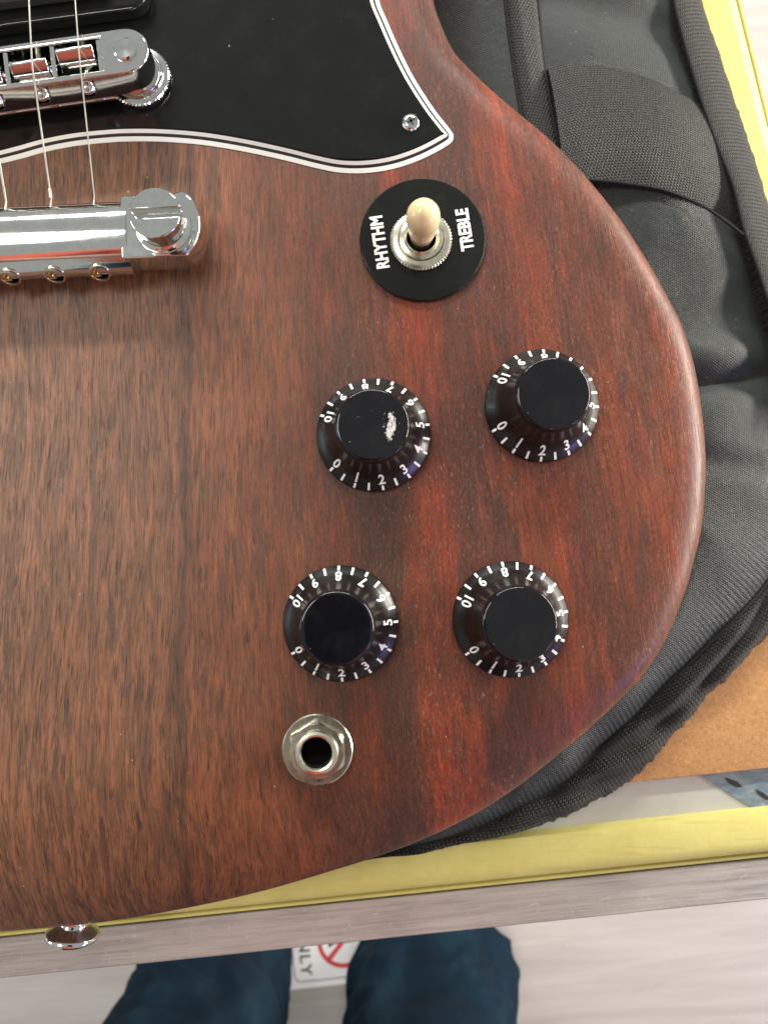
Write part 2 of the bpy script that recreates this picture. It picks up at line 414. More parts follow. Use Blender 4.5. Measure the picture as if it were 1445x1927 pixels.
def yellow_mat():
    m, nt, b = new_mat('yellow_painted_rail'); g = NT(nt); v = g.coord()
    n1 = g.noise(v, .07, 5, .65); n2 = g.noise(g.mapv(v, (.05, .9, .5)), 1, 5, .7)
    c = g.mix(g.ramp(n1, [(.35, 0.0), (.65, 1.0)]), (.58, .53, .155), (.66, .61, .21))
    c = g.mix(g.ramp(n2, [(.55, 0.0), (.75, .55)]), c, (.34, .30, .09))
    g.l(c, b.inputs['Base Color']); b.inputs['Roughness'].default_value = .45
    g.l(g.bump(g.noise(v, 1.5, 4, .6), .08, .0003), b.inputs['Normal'])
    return m
M['yellow'] = yellow_mat()
M['grime'] = plain('dirty_groove', (.10, .095, .035), .8, cvar=.5)
def alu_mat():
    m, nt, b = new_mat('scratched_aluminium'); g = NT(nt)
    v = g.coord(rot=(0, 0, math.radians(-5.7)))
    n1 = g.noise(g.mapv(v, (.05, 1.4, 1)), 1, 6, .7); n2 = g.noise(g.mapv(v, (.02, .05, 1)), 1, 3, .5)
    c = g.mix(g.ramp(n1, [(.35, 0.0), (.68, 1.0)]), (.29, .27, .255), (.52, .495, .465))
    c = g.mix(g.ramp(n2, [(.4, 0.0), (.65, .5)]), c, (.62, .59, .52))
    sc = g.noise(g.mapv(v, (.35, .5, 1), (3, 3, 0)), 1, 4, .75, 1.2)
    c = g.mix(g.ramp(sc, [(.61, 0.0), (.65, .5)]), c, (.66, .63, .56))
    dk = g.noise(g.mapv(v, (.13, .5, 1), (13, 3, 0)), 1, 5, .8)
    c = g.mix(g.ramp(dk, [(.66, 0.0), (.78, .8)]), c, (.16, .12, .10))
    g.l(c, b.inputs['Base Color']); b.inputs['Metallic'].default_value = .35; b.inputs['Roughness'].default_value = .5
    g.l(g.bump(n1, .12, .0002), b.inputs['Normal'])
    return m
M['alu'] = alu_mat()
def board_mat():
    m, nt, b = new_mat('brown_fibreboard'); g = NT(nt); v = g.coord()
    n1 = g.noise(v, .9, 6, .8, .6); n2 = g.noise(v, .06, 3, .5); n3 = g.noise(v, 2.0, 3, .7, 1.0)
    c = g.mix(g.ramp(n1, [(.35, 0.0), (.65, 1.0)]), (.36, .175, .06), (.56, .30, .115))
    c = g.mix(g.ramp(n3, [(.62, 0.0), (.72, .7)]), c, (.75, .52, .26))
    c = g.mix(g.ramp(n3, [(.26, .8), (.34, 0.0)]), c, (.16, .065, .025))
    c = g.mix(1.0, c, g.ramp(n2, [(.3, (.85, .85, .85)), (.7, (1.1, 1.1, 1.1))]), 'MULTIPLY')
    g.l(c, b.inputs['Base Color']); b.inputs['Roughness'].default_value = .75
    g.l(g.bump(n1, .35, .0004), b.inputs['Normal'])
    return m
M['board'] = board_mat()
M['laminate'] = plain('pale_grey_laminate', (.52, .52, .50), .4, cvar=.07, bscale=.06)
def blue_mat():
    m, nt, b = new_mat('blue_grey_print'); g = NT(nt); v = g.coord()
    n1 = g.noise(g.mapv(v, (.12, .3, 1)), 1, 5, .65, 1.0)
    g.l(g.ramp(n1, [(.3, (.10, .15, .22)), (.5, (.19, .25, .31)), (.68, (.30, .36, .40))]), b.inputs['Base Color'])
    b.inputs['Roughness'].default_value = .5
    return m
M['blue'] = blue_mat()
def floor_mat():
    m, nt, b = new_mat('pale_wood_look_vinyl'); g = NT(nt)
    v = g.coord((1, 1, 1), rot=(0, 0, math.radians(-5.0)))
    n1 = g.noise(g.mapv(v, (3, 40, 1)), 1, 6, .65, .5); n2 = g.noise(g.mapv(v, (9, 30, 1), (4, 4, 0)), 1, 3, .5)
    c = g.mix(g.ramp(n1, [(.3, 0.0), (.7, 1.0)]), (.32, .285, .265), (.43, .395, .37))
    c = g.mix(g.ramp(n2, [(.66, 0.0), (.76, .4)]), c, (.30, .26, .23))
    g.l(c, b.inputs['Base Color']); b.inputs['Roughness'].default_value = .42
    return m
M['floor'] = floor_mat()
def denim_mat():
    m, nt, b = new_mat('dark_blue_denim'); g = NT(nt)
    v = g.coord((1, 1, 1)); n1 = g.noise(g.mapv(v, (14, 14, 5)), 1, 5, .6)
    c = g.ramp(n1, [(.28, (.003, .008, .015)), (.52, (.006, .018, .032)), (.76, (.014, .042, .064))])
    g.l(c, b.inputs['Base Color']); b.inputs['Roughness'].default_value = .9; b.inputs['Specular IOR Level'].default_value = .1
    w = g.noise(g.mapv(v, (900, 900, 900)), 1, 2, .5)
    g.l(g.bump(w, .2, .0006), b.inputs['Normal'])
    return m
M['denim'] = denim_mat()
M['red_cloth'] = plain('red_shirt_cloth', (.40, .085, .055), .85)
M['skin'] = plain('skin', (.45, .26, .18), .5)
M['shoe'] = plain('dark_shoe_leather', (.03, .028, .026), .5)
M['sign_red'] = plain('sign_red_ink', (.66, .03, .04), .5)
M['sign_black'] = plain('sign_black_ink', (.03, .03, .03), .5)
M['sign_grey'] = plain('sign_grey_ink', (.22, .22, .24), .5)
M['sign_white'] = plain('sign_white_card', (.88, .87, .88), .45)
M['hair'] = plain('dark_hair', (.02, .015, .012), .6)

# ================================================================== SETTING
FZ = -GZ
fl = MB().prism([(-2600, -2600), (2600, -2600), (2600, 2600), (-2600, 2600)], FZ - 10, FZ).build('floor', M['floor'], smooth=0)
fl['kind'] = 'structure'

# ------------------------------------------------------------------ display table
TZ = -51.0                                     # table surface
ua = (P(1445, 1616, -50) - P(0, 1766, -50)); ua.z = 0; ua.normalize()       # along the front rail
va = Vector((ua.y, -ua.x, 0))                                               # outwards, to the person
f0 = P(723, 1600, -47)                                                      # a point on the rail's inner edge
rdir = (P(1425, 218, -47) - P(1371, 0, -47)); rdir.z = 0; rdir.normalize()  # down the right rail
rout = Vector((-rdir.y, rdir.x, 0))
if rout.x < 0: rout = -rout
r0 = P(1371, 0, -47)
def meet(p, d, q, e):
    den = d.x * e.y - d.y * e.x
    t = ((q.x - p.x) * e.y - (q.y - p.y) * e.x) / den
    return Vector((p.x + d.x * t, p.y + d.y * t, 0))
corner = meet(f0, ua, r0, rdir)
table = empty('display_table', (corner.x - 200, corner.y + 200, FZ), 'display table with yellow rails and a scratched metal front edge under the guitar bag', 'table')
LX = -330.0; TY = 420.0
lf = f0 + ua * ((LX - f0.x) / ua.x)
tr = r0 + rdir * ((TY - r0.y) / rdir.y)
top_poly = [lf.to_2d(), corner.to_2d(), tr.to_2d(), Vector((LX, TY))]
MB().prism(top_poly, TZ - 18, TZ).build('table_top', M['laminate'], table, smooth=0)

def rail(name, p0, p1, out, prof, mat, parent, bevel=0, n=2):
    """Sweep a cross-section of (outward offset, z) from p0 to p1."""
    mb = MB(); vs = []; k = len(prof)
    for i in range(n):
        b = p0.lerp(p1, i / (n - 1))
        vs += [Vector((b.x + out.x * o, b.y + out.y * o, z)) for o, z in prof]
    fs = []
    for i in range(n - 1):
        fs += [(i * k + j, i * k + (j + 1) % k, (i + 1) * k + (j + 1) % k, (i + 1) * k + j) for j in range(k)]
    fs += [tuple(range(k)), tuple((n - 1) * k + j for j in reversed(range(k)))]
    mb.add(vs, fs)
    return mb.build(name, mat, parent, bevel=bevel, smooth=35)
mit = corner + ua * 8
rail('yellow_rail', lf, mit, va, [(0, -55), (0, -48.4), (.5, -47.2), (2, -46.6), (8, -46.4), (10.3, -46.8), (11.6, -48.0), (12.0, -49.6), (12.0, -55)], M['yellow'], table)
rail('groove', lf, mit, va, [(12.05, -56), (12.05, -50.6), (12.5, -50.6), (12.5, -56)], M['grime'], table)
rail('yellow_bead', lf, mit, va, [(12.55, -56), (12.55, -49.4), (12.8, -49.0), (13.5, -49.1), (13.8, -49.9), (13.8, -56)], M['yellow'], table)
rail('groove', lf, mit, va, [(13.85, -56), (13.85, -50.4), (14.3, -50.4), (14.3, -56)], M['grime'], table)
rail('metal_edge', lf, mit + ua * 4, va, [(14.35, -90), (14.35, -49.7), (14.6, -49.5), (25.0, -49.5), (25.4, -49.8), (25.4, -90)], M['alu'], table)
rail('yellow_rail', tr, corner + rdir * 6, rout, [(-13, -55), (-13, -48), (-12, -47), (-.5, -46.6), (0.2, -46.8), (1.2, -47.6), (3.1, -48.9), (3.4, -50), (3.4, -55)], M['yellow'], table)
rail('groove', tr, corner + rdir * 6, rout, [(3.45, -56), (3.45, -50.2), (3.9, -50.2), (3.9, -56)], M['grime'], table)
rail('yellow_bead', tr, corner + rdir * 6, rout, [(3.95, -90), (3.95, -49.6), (4.3, -49.2), (5.0, -49.4), (5.3, -50.2), (5.3, -90)], M['yellow'], table)
c_in = corner - ua * 40 - va * 40
for (lx, ly) in [(c_in.x, c_in.y), (LX + 40, (lf - va * 40).y), (tr.x - 40, TY - 40), (LX + 40, TY - 40)]:
    MB().prism([(lx - 20, ly - 20), (lx + 20, ly - 20), (lx + 20, ly + 20), (lx - 20, ly + 20)], FZ, TZ - 18.5).build('table_leg', M['alu'], table, bevel=2, smooth=0)

# brown board and blue printed sheet lying on the table
b0, b1 = P(1170, 1476, -47), P(1445, 1447, -47)
bd = (b1 - b0).normalized(); bn = Vector((-bd.y, bd.x, 0))
bp = [b0 - bd * 60, b0 + bd * 62, b0 + bd * 62 + bn * 120, b0 - bd * 60 + bn * 120]
o = MB().prism([p.to_2d() for p in bp], TZ + .7, -47.6).build('fibreboard_sheet', M['board'], smooth=0, bevel=.3)
o['label'] = 'brown speckled fibreboard sheet under the edge of the black bag'; o['category'] = 'board'
sheet = empty('printed_sheet', P(1400, 1490, TZ), 'blue grey printed paper sheet poking out from under the brown board', 'paper')
sp = [P(1300, 1448, TZ), P(1560, 1425, TZ), P(1560, 1470, TZ), P(1500, 1512, TZ), P(1416, 1522, TZ)]
MB().prism([p.to_2d() for p in sp], TZ + .05, TZ + .3).build('paper', M['blue'], sheet, smooth=0)
for pts in ([(1362, 1462), (1385, 1470), (1396, 1480), (1384, 1481), (1368, 1472)], [(1420, 1484), (1436, 1492), (1450, 1504), (1438, 1504), (1424, 1494)]):
    MB().prism([P(x, y, TZ).to_2d() for x, y in pts], TZ + .32, TZ + .4).build('dark_mark', M['sign_black'], sheet, smooth=0)

# ------------------------------------------------------------------ sign lying on the floor
sign = empty('floor_sign', P(620, 1800, FZ), 'white card sign with black lettering and a red prohibition ring lying on the floor', 'sign')
def PF(px, py): return P(px, py, FZ + 1.2)
e1 = (PF(654, 1851.5) - PF(550, 1863)).normalized(); e2 = Vector((-e1.y, e1.x, 0))
s0 = PF(545, 1863.5)
w_, h_ = 150.0, 190.0
MB().prism([(s0 + e1 * a + e2 * b).to_2d() for a, b in ((0, 0), (w_, 0), (w_, h_), (0, h_))], FZ + .2, FZ + 1.2).build('card', M['sign_white'], sign, smooth=0)
def rrect(a0, b0, a1, b1, r):
    out = []
    for (cx, cy, st) in ((a1 - r, b0 + r, -90), (a1 - r, b1 - r, 0), (a0 + r, b1 - r, 90), (a0 + r, b0 + r, 180)):
        for k in range(7):
            an = math.radians(st + 15 * k); out.append((cx + r * math.cos(an), cy + r * math.sin(an)))
    return out
def ring_mesh(outer, inner, fn, z0, z1):
    n = len(outer); mb = MB()
    vs = [(*fn(p), z1) for p in outer] + [(*fn(p), z1) for p in inner] + [(*fn(p), z0) for p in outer] + [(*fn(p), z0) for p in inner]
    fs = []
    for i in range(n):
        j = (i + 1) % n
        fs += [(i, j, n + j, n + i), (2 * n + i, 2 * n + j, j, i), (n + i, n + j, 3 * n + j, 3 * n + i)]
    return mb.add(vs, fs)
def sfn(p):
    q = s0 + e1 * p[0] + e2 * p[1]; return (q.x, q.y)
ring_mesh(rrect(7.0, 7.5, w_ - 7, h_ - 7, 9), rrect(8.6, 9.1, w_ - 8.6, h_ - 8.6, 7.4), sfn, FZ + 1.21, FZ + 1.3).build('border_line', M['sign_grey'], sign, smooth=0)
def sloc(px, py):
    q = PF(px, py) - s0; return q.dot(e1), q.dot(e2)
def sign_text(txt, px, py, cap, adv):
    vs, fs, tw, th = text_mesh(txt, .018, 1.12)
    k = cap / th; a0, b0_ = sloc(px, py)
    # letters read downwards: their tops face right; (px, py) is the end of the word on its baseline
    mb = MB(); mb.add([(*sfn((a0 + v.y * k, b0_ + (tw / 2 - v.x) * k * adv)), FZ + 1.32) for v in vs], fs)
    return mb
sign_text('ONLY', 567.5, 1838, 13.8, 1.18).build('lettering', M['sign_black'], sign, smooth=0)
cx, cy = sloc(645, 1771.5); R1, R2 = 31.5, 26.0
circ = [(math.cos(2 * math.pi * k / 48), math.sin(2 * math.pi * k / 48)) for k in range(48)]
ring_mesh([(cx + R1 * a, cy + R1 * b) for a, b in circ], [(cx + R2 * a, cy + R2 * b) for a, b in circ], sfn, FZ + 1.33, FZ + 1.42).build('prohibition_ring', M['sign_red'], sign, smooth=0)
dsl = Vector((.70, .714)); nsl = Vector((-.714, .70))
MB().prism([sfn(Vector((cx, cy)) + dsl * a + nsl * b) for a, b in ((-26.5, -2.8), (26.5, -2.8), (26.5, 2.8), (-26.5, 2.8))], FZ + 1.43, FZ + 1.5).build('prohibition_slash', M['sign_red'], sign, smooth=0)
MB().prism([sfn((cx + a, cy + b)) for a, b in ((-18, -6), (-11, -2), (12, -2), (12, 12), (-11, 12), (-18, 4))], FZ + 1.25, FZ + 1.31).build('pictogram', M['sign_black'], sign, smooth=0)

# ------------------------------------------------------------------ person taking the picture
person = empty('person', (-80, -560, FZ), 'person in dark blue jeans standing in front of the table', 'person')
def loft_rings(rings, capends=True):
    mb = MB(); n = len(rings[0]); vs = [p for r in rings for p in r]; fs = []
    for i in range(len(rings) - 1):
        for k in range(n):
            k2 = (k + 1) % n; fs.append((i * n + k, i * n + k2, (i + 1) * n + k2, (i + 1) * n + k))
    if capends: fs += [tuple(reversed(range(n))), tuple((len(rings) - 1) * n + k for k in range(n))]
    return mb.add(vs, fs)
def oval(c, rx, ry, z, n=40, seed=0, amp=0.0):
    out = []
    for k in range(n):
        a = 2 * math.pi * k / n; ca, sa = math.cos(a), math.sin(a)
        e = .82
        x = rx * math.copysign(abs(ca) ** e, ca); y = ry * math.copysign(abs(sa) ** e, sa)
        q = Vector((ca * 1.2 + seed, sa * 1.2, z * .010))
        w = 1 + amp * mnoise.noise(q)
        if amp > .05:
            q2 = Vector((ca * 1.6 + seed * 2, sa * 1.6, z * .028 + .9 * math.sin(a + seed)))
            w += .075 * (1 - 2.2 * abs(mnoise.noise(q2))) + .02 * mnoise.noise(q2 * 3)
        out.append(Vector((c[0] + x * w, c[1] + y * w, z)))
    return out
def leg_rings(cx0, cx1, seed, rx_h, rx_s, cy):
    rg = []
    for i in range(90):
        t = i / 89; z = FZ + 22 + 790 * t ** 1.6
        if t < .3: rx = rx_h + (rx_s - rx_h) * (t / .3)
        else: rx = rx_s + (86 - rx_s) * ((t - .3) / .7)
        ry = rx * (1.04 if t < .3 else 1.0)
        x = cx0 + (cx1 - cx0) * t
        y = cy + 6 * math.sin(3 * t) - 40 * max(0, t - .5)
        rg.append(oval((x, y), rx * .96, ry * .96, z, n=96, seed=seed, amp=.13 * (1 - .5 * t)))
    return rg
bm_j = loft_rings(leg_rings(50, 5, 3, 101, 84, -520))
bm_j2 = loft_rings(leg_rings(-206, -165, 11, 92, 80, -478))
bm_j.add(bm_j2.v, bm_j2.f)
hipr = [oval((-80, -560), 165 + 10 * math.sin(math.pi * t), 108, FZ + 770 + 190 * t, seed=5, amp=.04) for t in [k / 6 for k in range(7)]]
hb = loft_rings(hipr); bm_j.add(hb.v, hb.f)
bm_j.build('jeans', M['denim'], person, smooth=60)
for sx, cxs in ((1, 52), (-1, -208)):
    sh = []
    for i in range(12):
        t = i / 11; y = -650 + 285 * t
        w = 38 + 12 * math.sin(math.pi * min(1, t * 1.1)); hgt = 75 - 45 * t if t > .3 else 61
        if t > .93: w *= .7; hgt *= .7
        sh.append([Vector((cxs + w * math.cos(a) * (1.0), y, FZ + 1 + max(0, hgt * (.5 + .5 * math.sin(a))))) for a in [2 * math.pi * k / 16 for k in range(16)]])
    loft_rings(sh).build('shoe', M['shoe'], person, smooth=60)
def skin_body(name, joints, edges, mat, parent):
    me = bpy.data.meshes.new(name)
    org = ORG[parent.name]
    me.from_pydata([(Vector((x, y, z + GZ)) * S - org)[:] for x, y, z, r, r2 in joints], edges, [])
    me.materials.append(mat)
    o = bpy.data.objects.new(name, me); col.objects.link(o); o.parent = parent; ORG[o.name] = org
    o.modifiers.new('skin', 'SKIN').use_smooth_shade = True
    if not me.skin_vertices: me.skin_vertices.new()
    for i, (x, y, z, r, r2) in enumerate(joints):
        me.skin_vertices[0].data[i].radius = (r * S, r2 * S)
        me.skin_vertices[0].data[i].use_root = (i == 0)
    o.modifiers.new('sub', 'SUBSURF').levels = 2; o.modifiers['sub'].render_levels = 2
    return o
zz = lambda h: h - GZ
skin_body('body', [(-80, -520, zz(1000), 120, 95), (-80, -440, zz(1200), 120, 90), (-80, -330, zz(1380), 60, 55), (-80, -290, zz(1440), 55, 55), (-80, -235, zz(1500), 74, 84), (-80, -190, zz(1590), 70, 80),
                   (110, -330, zz(1350), 45, 45), (210, -330, zz(1130), 38, 38), (90, -210, zz(1030), 28, 26), (40, -150, zz(1004), 38, 13), (10, -100, zz(998), 12, 8),
                   (-270, -330, zz(1350), 45, 45), (-350, -330, zz(1130), 38, 38), (-150, -210, zz(1030), 28, 26), (-90, -150, zz(1004), 38, 13), (-62, -100, zz(998), 12, 8)],
          [(0, 1), (1, 2), (2, 3), (3, 4), (4, 5), (2, 6), (6, 7), (7, 8), (8, 9), (9, 10), (2, 11), (11, 12), (12, 13), (13, 14), (14, 15)], M['skin'], person)
skin_body('shirt', [(-80, -555, zz(930), 185, 122), (-80, -490, zz(1080), 185, 118), (-80, -410, zz(1230), 195, 118), (-80, -330, zz(1350), 125, 90),
                    (115, -330, zz(1350), 72, 72), (214, -330, zz(1130), 58, 58), (150, -255, zz(1075), 46, 46),
                    (-275, -330, zz(1350), 72, 72), (-354, -330, zz(1130), 58, 58), (-235, -255, zz(1075), 46, 46)],
          [(0, 1), (1, 2), (2, 3), (3, 4), (4, 5), (5, 6), (3, 7), (7, 8), (8, 9)], M['red_cloth'], person)
ph = empty('smartphone', (-21, -56, 178.5), 'dark smartphone out of view above the guitar, added for its shade and reflections', 'phone')  # unseen, added to shade the lower body and darken reflections
MB().prism(rrect(-58, -130, 15, 17, 9), 179.5, 187).build('case', M['shoe'], ph, bevel=1.2, smooth=30)
MB().prism(rrect(-56.5, -128.5, 13.5, 15.5, 8), 187.02, 187.4).build('screen', M['black_gloss'], ph, smooth=0)
MB().lathe([(0.1, 0), (60, 8), (84, 45), (86, 90), (70, 130), (35, 152), (.1, 158)], (-80, -215, zz(1510)), 24, cap=False).build('hair', M['hair'], person)

# ================================================================== BLACK SOFT BAG
bag = empty('gig_bag', P(1300, 800, -47), 'black padded soft guitar bag lying flat beneath the guitar', 'guitar bag')
ZB = -47.3
def loft(A, B, name, mat, bulge, nS=90, nT=22, unit=False, rough_edge=0.0, disp=None, skirt=True, smooth=60, shape=None):
    """Soft panel between two (px, py, z) polylines."""
    a = cr([P(*p) for p in A], nS); b = cr([P(*p) for p in B], nS)
    mb = MB(); mb.uv = []; vs = []
    L = [0.0]
    for i in range(1, nS): L.append(L[-1] + ((a[i] - a[i - 1]).length + (b[i] - b[i - 1]).length) / 2)
    for i in range(nS):
        wdt = (b[i] - a[i]).length
        for j in range(nT):
            t = j / (nT - 1); p = a[i].lerp(b[i], t)
            z = p.z + bulge * (1 - abs(2 * t - 1) ** 2.6 if shape is None else shape(t))
            if disp: z += disp(i / (nS - 1), t, p)
            z += .5 * mnoise.noise(Vector((p.x * .04, p.y * .04, 1)))
            if rough_edge and t > .75:
                wob = rough_edge * (mnoise.noise(Vector((p.x * .45, p.y * .45, 7))) + .6 * mnoise.noise(Vector((p.x * 1.1, p.y * 1.1, 3)))) * (t - .75) * 4
                p = p + (b[i] - a[i]).normalized() * wob
            vs.append(Vector((p.x, p.y, max(z, ZB + .4)))); mb.uv.append((L[i], t if unit else t * wdt))
    fs = [(i * nT + j, i * nT + j + 1, (i + 1) * nT + j + 1, (i + 1) * nT + j) for i in range(nS - 1) for j in range(nT - 1)]
    if skirt:
        rim = [i * nT for i in range(nS)] + [(nS - 1) * nT + j for j in range(1, nT)] + [i * nT + nT - 1 for i in range(nS - 2, -1, -1)] + [j for j in range(nT - 2, 0, -1)]
        base = len(vs)
        for r in rim: vs.append(Vector((vs[r].x, vs[r].y, ZB))); mb.uv.append(mb.uv[r])
        m_ = len(rim)
        for k in range(m_): fs.append((rim[k], rim[(k + 1) % m_], base + (k + 1) % m_, base + k))
    # face up
    n0 = (vs[fs[0][1]] - vs[fs[0][0]]).cross(vs[fs[0][2]] - vs[fs[0][0]])
    mb.v = vs; mb.f = fs if n0.z > 0 else [tuple(reversed(f)) for f in fs]
    return mb.build(name, mat, bag, smooth=smooth)
def zc(pts, z): return [(x, y, z) for x, y in pts]
line1 = [(943, -90), (950, 0), (962, 100), (980, 215), (1003, 330)]
line2 = [(1003, -90), (1012, 0), (1021, 100), (1038, 215), (1062, 335)]
seamU = [(1255, -90), (1268, 0), (1290, 90), (1320, 190), (1350, 275), (1380, 352), (1400, 432), (1427, 510), (1470, 640), (1510, 760)]
loft(zc([(760, -90), (780, 60), (830, 160), (920, 250), (985, 335)], -34.5), zc(line1, -30), 'inner_panel', M['vinyl'], 1.0)
loft(zc(line1, -30), zc(line2, -29.5), 'strap_band', M['band'], 1.6, nT=10)
loft(zc(line2, -30), zc(seamU[:5], -33), 'upper_panel', M['vinyl'], 2.2, disp=lambda s, t, p: -1.5 * math.exp(-((s - .18 - .25 * t) / .10) ** 2))
loft([(1030, 128, -28.4), (1080, 121, -27.2), (1150, 127, -26.6), (1220, 145, -27.4), (1275, 173, -29.5), (1315, 196, -31.5)],
     [(1060, 338, -28.5), (1110, 338, -28.0), (1180, 345, -28), (1250, 358, -28.5), (1320, 387, -31), (1370, 420, -34), (1398, 442, -35.5)], 'knit_patch', M['knit'], 2.0, nT=30)
seamL = [(1398, 430), (1425, 512), (1470, 650), (1505, 800), (1500, 950), (1445, 1092), (1330, 1216), (1250, 1291), (1180, 1360), (1110, 1422), (1075, 1462), (1000, 1508), (900, 1556), (785, 1588), (690, 1600)]
def dispE(s, t, p):
    q = P(1378, 712, -33)
    d = (p.y - q.y) - .12 * (p.x - q.x)
    cr_ = -4.0 * math.exp(-(d / 2.6) ** 2) + 2.4 * math.exp(-((d - 7) / 5.0) ** 2) + 1.0 * math.exp(-((d + 8) / 5.0) ** 2)
    d2 = d + 24 + .3 * (p.x - q.x)
    cr_ += -1.8 * math.exp(-(d2 / 4) ** 2)
    cr_ *= .7
    cr_ += .8 * (1 - 3 * abs(mnoise.noise(Vector((p.x * .035 + p.y * .02, p.y * .05, 9)))))
    cr_ += 1.1 * mnoise.noise(Vector((p.x * .05, p.y * .03, 2)))
    return cr_ * min(1, 3 * t) * min(1, 3.2 * (1 - t))
loft(zc([(1000, 300), (1080, 480), (1150, 620), (1200, 800), (1200, 1000), (1140, 1180), (1040, 1300), (980, 1370), (930, 1410), (880, 1450), (820, 1500), (760, 1540), (680, 1570)], -35), 
     [(x, y, -36 if i < 2 else -40) for i, (x, y) in enumerate(seamL)], 'lower_panel', M['vinyl2'], 5.0, nS=150, nT=36, unit=True, disp=dispE, shape=lambda t: (1 - abs(2 * t - 1) ** 2.2) * (.55 + .75 * t))
loft(zc(seamU, -31), [(x, y, -38) for x, y in [(1288, -90), (1318, 0), (1350, 90), (1386, 200), (1416, 290), (1445, 385), (1472, 480), (1505, 590), (1535, 690), (1565, 790)]], 'edge_binding', M['binding'], 1.8, nS=220, nT=12, rough_edge=.35)
def dispG(s, t, p):
    w = 1.5 * math.sin(t * 11 + 5 * math.sin(s * 9) + s * 20) * math.sin(math.pi * t)
    return w + 1.6 * mnoise.noise(Vector((p.x * .09, p.y * .09, 4)))
loft([(x, y, -40) for x, y in [(1510, 760), (1512, 860), (1500, 950), (1445, 1092), (1330, 1216), (1250, 1291), (1180, 1360), (1110, 1422), (1075, 1462), (1000, 1508), (900, 1556), (785, 1590), (690, 1602)]],
     [(x, y, -45) for x, y in [(1565, 790), (1575, 900), (1560, 1010), (1445, 1200), (1398, 1243), (1325, 1318), (1258, 1395), (1190, 1464), (1130, 1502), (1060, 1536), (990, 1560), (900, 1578), (765, 1606)][0:1] + [(1578, 880), (1560, 1010), (1500, 1130), (1445, 1197), (1398, 1243), (1325, 1318), (1258, 1395), (1190, 1464), (1120, 1508), (1050, 1541), (985, 1562), (890, 1583), (775, 1603), (690, 1612)]],
     'edge_binding', M['binding'], 3.4, nS=360, nT=26, rough_edge=.9, disp=dispG)
def seam_tube(pts, z, r=.42, lift=0.0):
    path = cr([P(x, y, z) for x, y in pts], 70)
    MB().tube(path, r, 6).build('seam', M['seam'], bag)
seam_tube(line1, -29.6); seam_tube(line2, -29.4)
seam_tube(seamU, -31.0, .55)
seam_tube([(1060, 338), (1110, 338), (1180, 345), (1250, 358), (1320, 387), (1370, 420), (1398, 442)], -28.3, .45)
seam_tube(seamL[4:], -39.8, .6)
bpy.data.objects  # (bag done)

# ================================================================== GUITAR
guitar = empty('electric_guitar', (0, 0, -35), 'dark cherry mahogany electric guitar with black pickguard and four black knobs', 'guitar')
MX = P(-78, 800, 0).x                                        # centre line of the guitar (mm)
right = [(818, 0), (833, 49), (858, 103), (889, 138), (930, 177), (979, 219), (1032, 263), (1077, 308), (1121, 357), (1170, 420), (1220, 497), (1256, 561), (1282, 612), (1302, 672), (1316, 740), (1325, 815), (1328, 890),
         (1321, 986), (1307, 1052), (1288, 1119), (1253, 1205), (1218, 1262), (1167, 1321), (1097, 1391), (1005, 1467), (927, 1519), (844, 1562), (774, 1591), (723, 1609), (650, 1634), (500, 1679), (350, 1713), (185, 1740), (0, 1757), (-78, 1760)]
ZS = -7.0
R_ = [P(x, y, ZS - 8.0 * min(1, max(0, (y - 1420) / 180))).to_2d() for x, y in right]
upper = [P(x, y, ZS).to_2d() for x, y in [(330, -640), (440, -690), (570, -745), (700, -780), (810, -760), (868, -670), (870, -520), (842, -350), (817, -200), (809, -90)]]
half = upper + R_
left = [Vector((2 * MX - p.x, p.y)) for p in reversed(half[:-1])]
out_pts = [Vector((p.x, p.y, 0)) for p in half + left]
OUT = cr(out_pts, 620, True)
n = len(OUT)
ar = sum(OUT[i].x * OUT[(i + 1) % n].y - OUT[(i + 1) % n].x * OUT[i].y for i in range(n))
if ar < 0: OUT.reverse()
NRM = []
for i in range(n):
    t = (OUT[(i + 2) % n] - OUT[i - 2]).normalized(); NRM.append(Vector((-t.y, t.x, 0)))      # inwards
def tailness(i):
    """1 along the tail end, where the top rolls off slowly, 0 on the right bout and waist"""
    k = min(1, max(0, (OUT[i].y + 82) / 55)); return 1 - k * k * (3 - 2 * k)
def bw(i): return 10.0 + 32.0 * tailness(i)
prof = [(3.0, -35.0), (.9, -34.0), (0.0, -32.0)] + [(0.0, -28.0), (0.0, -23.0), (0.0, -18.5)]
mb = MB(); rings = []
for d_, z in prof: rings.append([OUT[i] + NRM[i] * d_ + Vector((0, 0, z)) for i in range(n)])
for k in range(1, 19):
    a = math.pi / 2 * (k / 18)
    ring = []
    for i in range(n):
        w = bw(i); u = 1 - math.cos(a)                      # share of the width
        tn = tailness(i)
        z_r = -12.0 * (1 - u ** .42) ** 1.9
        z_t = -14.0 * (1 - u) ** 2.1 - 3.0 * (1 - min(1, u / .06) ** .5) ** 1.5
        ring.append(OUT[i] + NRM[i] * (w * u) + Vector((0, 0, z_r * (1 - tn) + z_t * tn)))
    rings.append(ring)
vs_ = [p for r in rings for p in r]
fs_ = [tuple(reversed(range(n))), tuple((len(rings) - 1) * n + i for i in range(n))]
for j in range(len(rings) - 1):
    fs_ += [(j * n + i, j * n + (i + 1) % n, (j + 1) * n + (i + 1) % n, (j + 1) * n + i) for i in range(n)]
body = mb.add(vs_, fs_).build('body', M['wood'], guitar, smooth=50, org=(0, 0, -35))
_bm = bmesh.new(); _bm.from_mesh(body.data)                 # the big flat face: clean triangles instead of one huge polygon
_big = [f for f in _bm.faces if len(f.verts) > 8]
bmesh.ops.triangulate(_bm, faces=_big, quad_method='BEAUTY', ngon_method='BEAUTY')
_bm.to_mesh(body.data); _bm.free()

